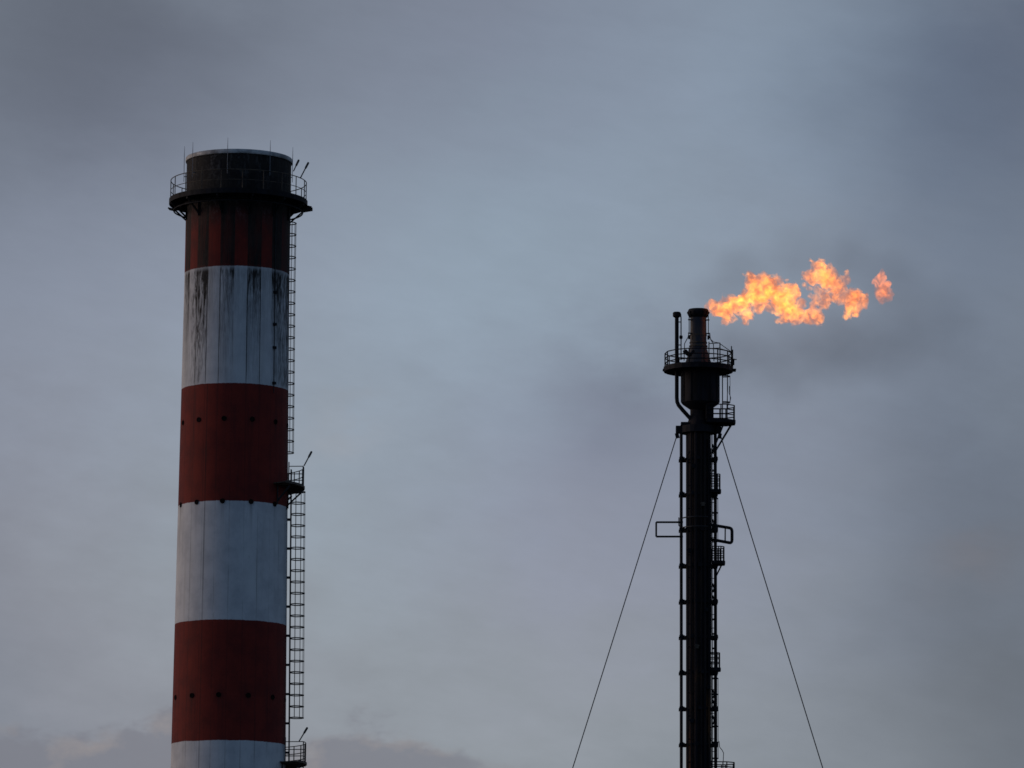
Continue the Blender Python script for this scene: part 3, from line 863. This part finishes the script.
def flamemat(name, k, a_, hot):
    mt = bpy.data.materials.new(name); mt.use_nodes = True; t = mt.node_tree; t.nodes.clear()
    o = t.nodes.new('ShaderNodeOutputMaterial'); co = t.nodes.new('ShaderNodeTexCoord')
    v = co.outputs['Object']
    n_ = noise(t, v, 1.9, 4, .56, .9); big = noise(t, v, .5, 2, .5)
    h = (n_*.95 + big*.45 - .22).step(.31, .72)
    em = t.nodes.new('ShaderNodeEmission')
    t.links.new(mixc(t, h, (1.0,.20,.045), hot), em.inputs['Color'])
    t.links.new(((.22 + h*.5 + h*h*1.6)*k).v, em.inputs['Strength'])
    ab = t.nodes.new('ShaderNodeVolumeAbsorption'); ab.inputs['Color'].default_value = (.75,.5,.3,1); ab.inputs['Density'].default_value = a_
    ad = t.nodes.new('ShaderNodeAddShader'); t.links.new(em.outputs[0], ad.inputs[0]); t.links.new(ab.outputs[0], ad.inputs[1])
    t.links.new(ad.outputs[0], o.inputs['Volume'])
    return mt
fm = flamemat('burning_gas', 1.08, .85, (1.0,.375,.050))
flame(MAIN, 'flame', fm, .065, .03, 'ragged orange and yellow gas flame streaming sideways from the flare tip', 'flame')
flame(WISP, 'flame_wisp', flamemat('thin_burning_gas', 1.0, .7, (1.0,.28,.06)), .065, .12, 'small detached orange wisp of fire drifting beyond the end of the big flame', 'flame')

# =================================================================== smoke drifting round the flame
SMOKE = [(715,285,38,.35),(750,262,46,.55),(800,248,46,.72),(850,250,44,.66),(900,272,50,.62),(945,320,60,.48),(730,345,54,.95),(785,352,58,1.05),(840,342,56,1.05),(895,335,56,.75),(672,345,44,.40),(640,385,46,.30)]
SMOKE = [((px-708)/FPM, 4.0+1.5*math.sin(i*2.1), -(py-309)/FPM, r/FPM, w) for i, (px, py, r, w) in enumerate(SMOKE)]
mt = bpy.data.materials.new('thin_dark_smoke'); mt.use_nodes = True; t = mt.node_tree; t.nodes.clear()
o = t.nodes.new('ShaderNodeOutputMaterial'); co = t.nodes.new('ShaderNodeTexCoord')
x, y, z = xyz(t, co.outputs['Object'])
wv = co.outputs['Object']; na = noise(t, wv, .16, 4, .6)-.5; nb = noise(t, wv, .5, 3, .6)-.5
xx = x + na*3.0; zz = z + nb*1.6 - na*1.5
tot = None
for (sx, sy, sz, r, w) in SMOKE:
    d = ((xx-sx)*(xx-sx) + (y-sy)*(y-sy) + (zz-sz)*(zz-sz))*(1/(r*r))
    q = (1.0-d).max(0.0); q = q*q*w
    tot = q if tot is None else tot + q
dens = tot*(.80 + na*1.7 + nb*.9).max(.05)
pv_ = t.nodes.new('ShaderNodeVolumePrincipled')
pv_.inputs['Color'].default_value = (.13,.15,.19,1)
t.links.new((dens*.085).v, pv_.inputs['Density'])
t.links.new(pv_.outputs[0], o.inputs['Volume'])
res = .6; P = np.array(SMOKE); lo = P[:,:3].min(0)-P[:,3].max()-1.5; hi = P[:,:3].max(0)+P[:,3].max()+1.5
n = np.ceil((hi-lo)/res).astype(int)+1
X, Y, Z = np.meshgrid(*[lo[d]+np.arange(n[d])*res for d in range(3)], indexing='ij')
F = np.zeros_like(X)
for sx, sy, sz, r, w in P: F = np.maximum(F, 1.18-np.sqrt((X-sx)**2+(Y-sy)**2+(Z-sz)**2)/r)
V, Q = surface_nets(F, 0.0); V = lo+V*res
me = bpy.data.meshes.new('smoke'); me.from_pydata([tuple(p) for p in V], [], [tuple(int(i) for i in q) for q in Q]); me.update(); me.materials.append(mt)
o = bpy.data.objects.new('smoke', me); COL.objects.link(o); o.location = FO
tag(o, 'thin dark smoke drifting round and downwind of the gas flame', 'smoke', kind='stuff')
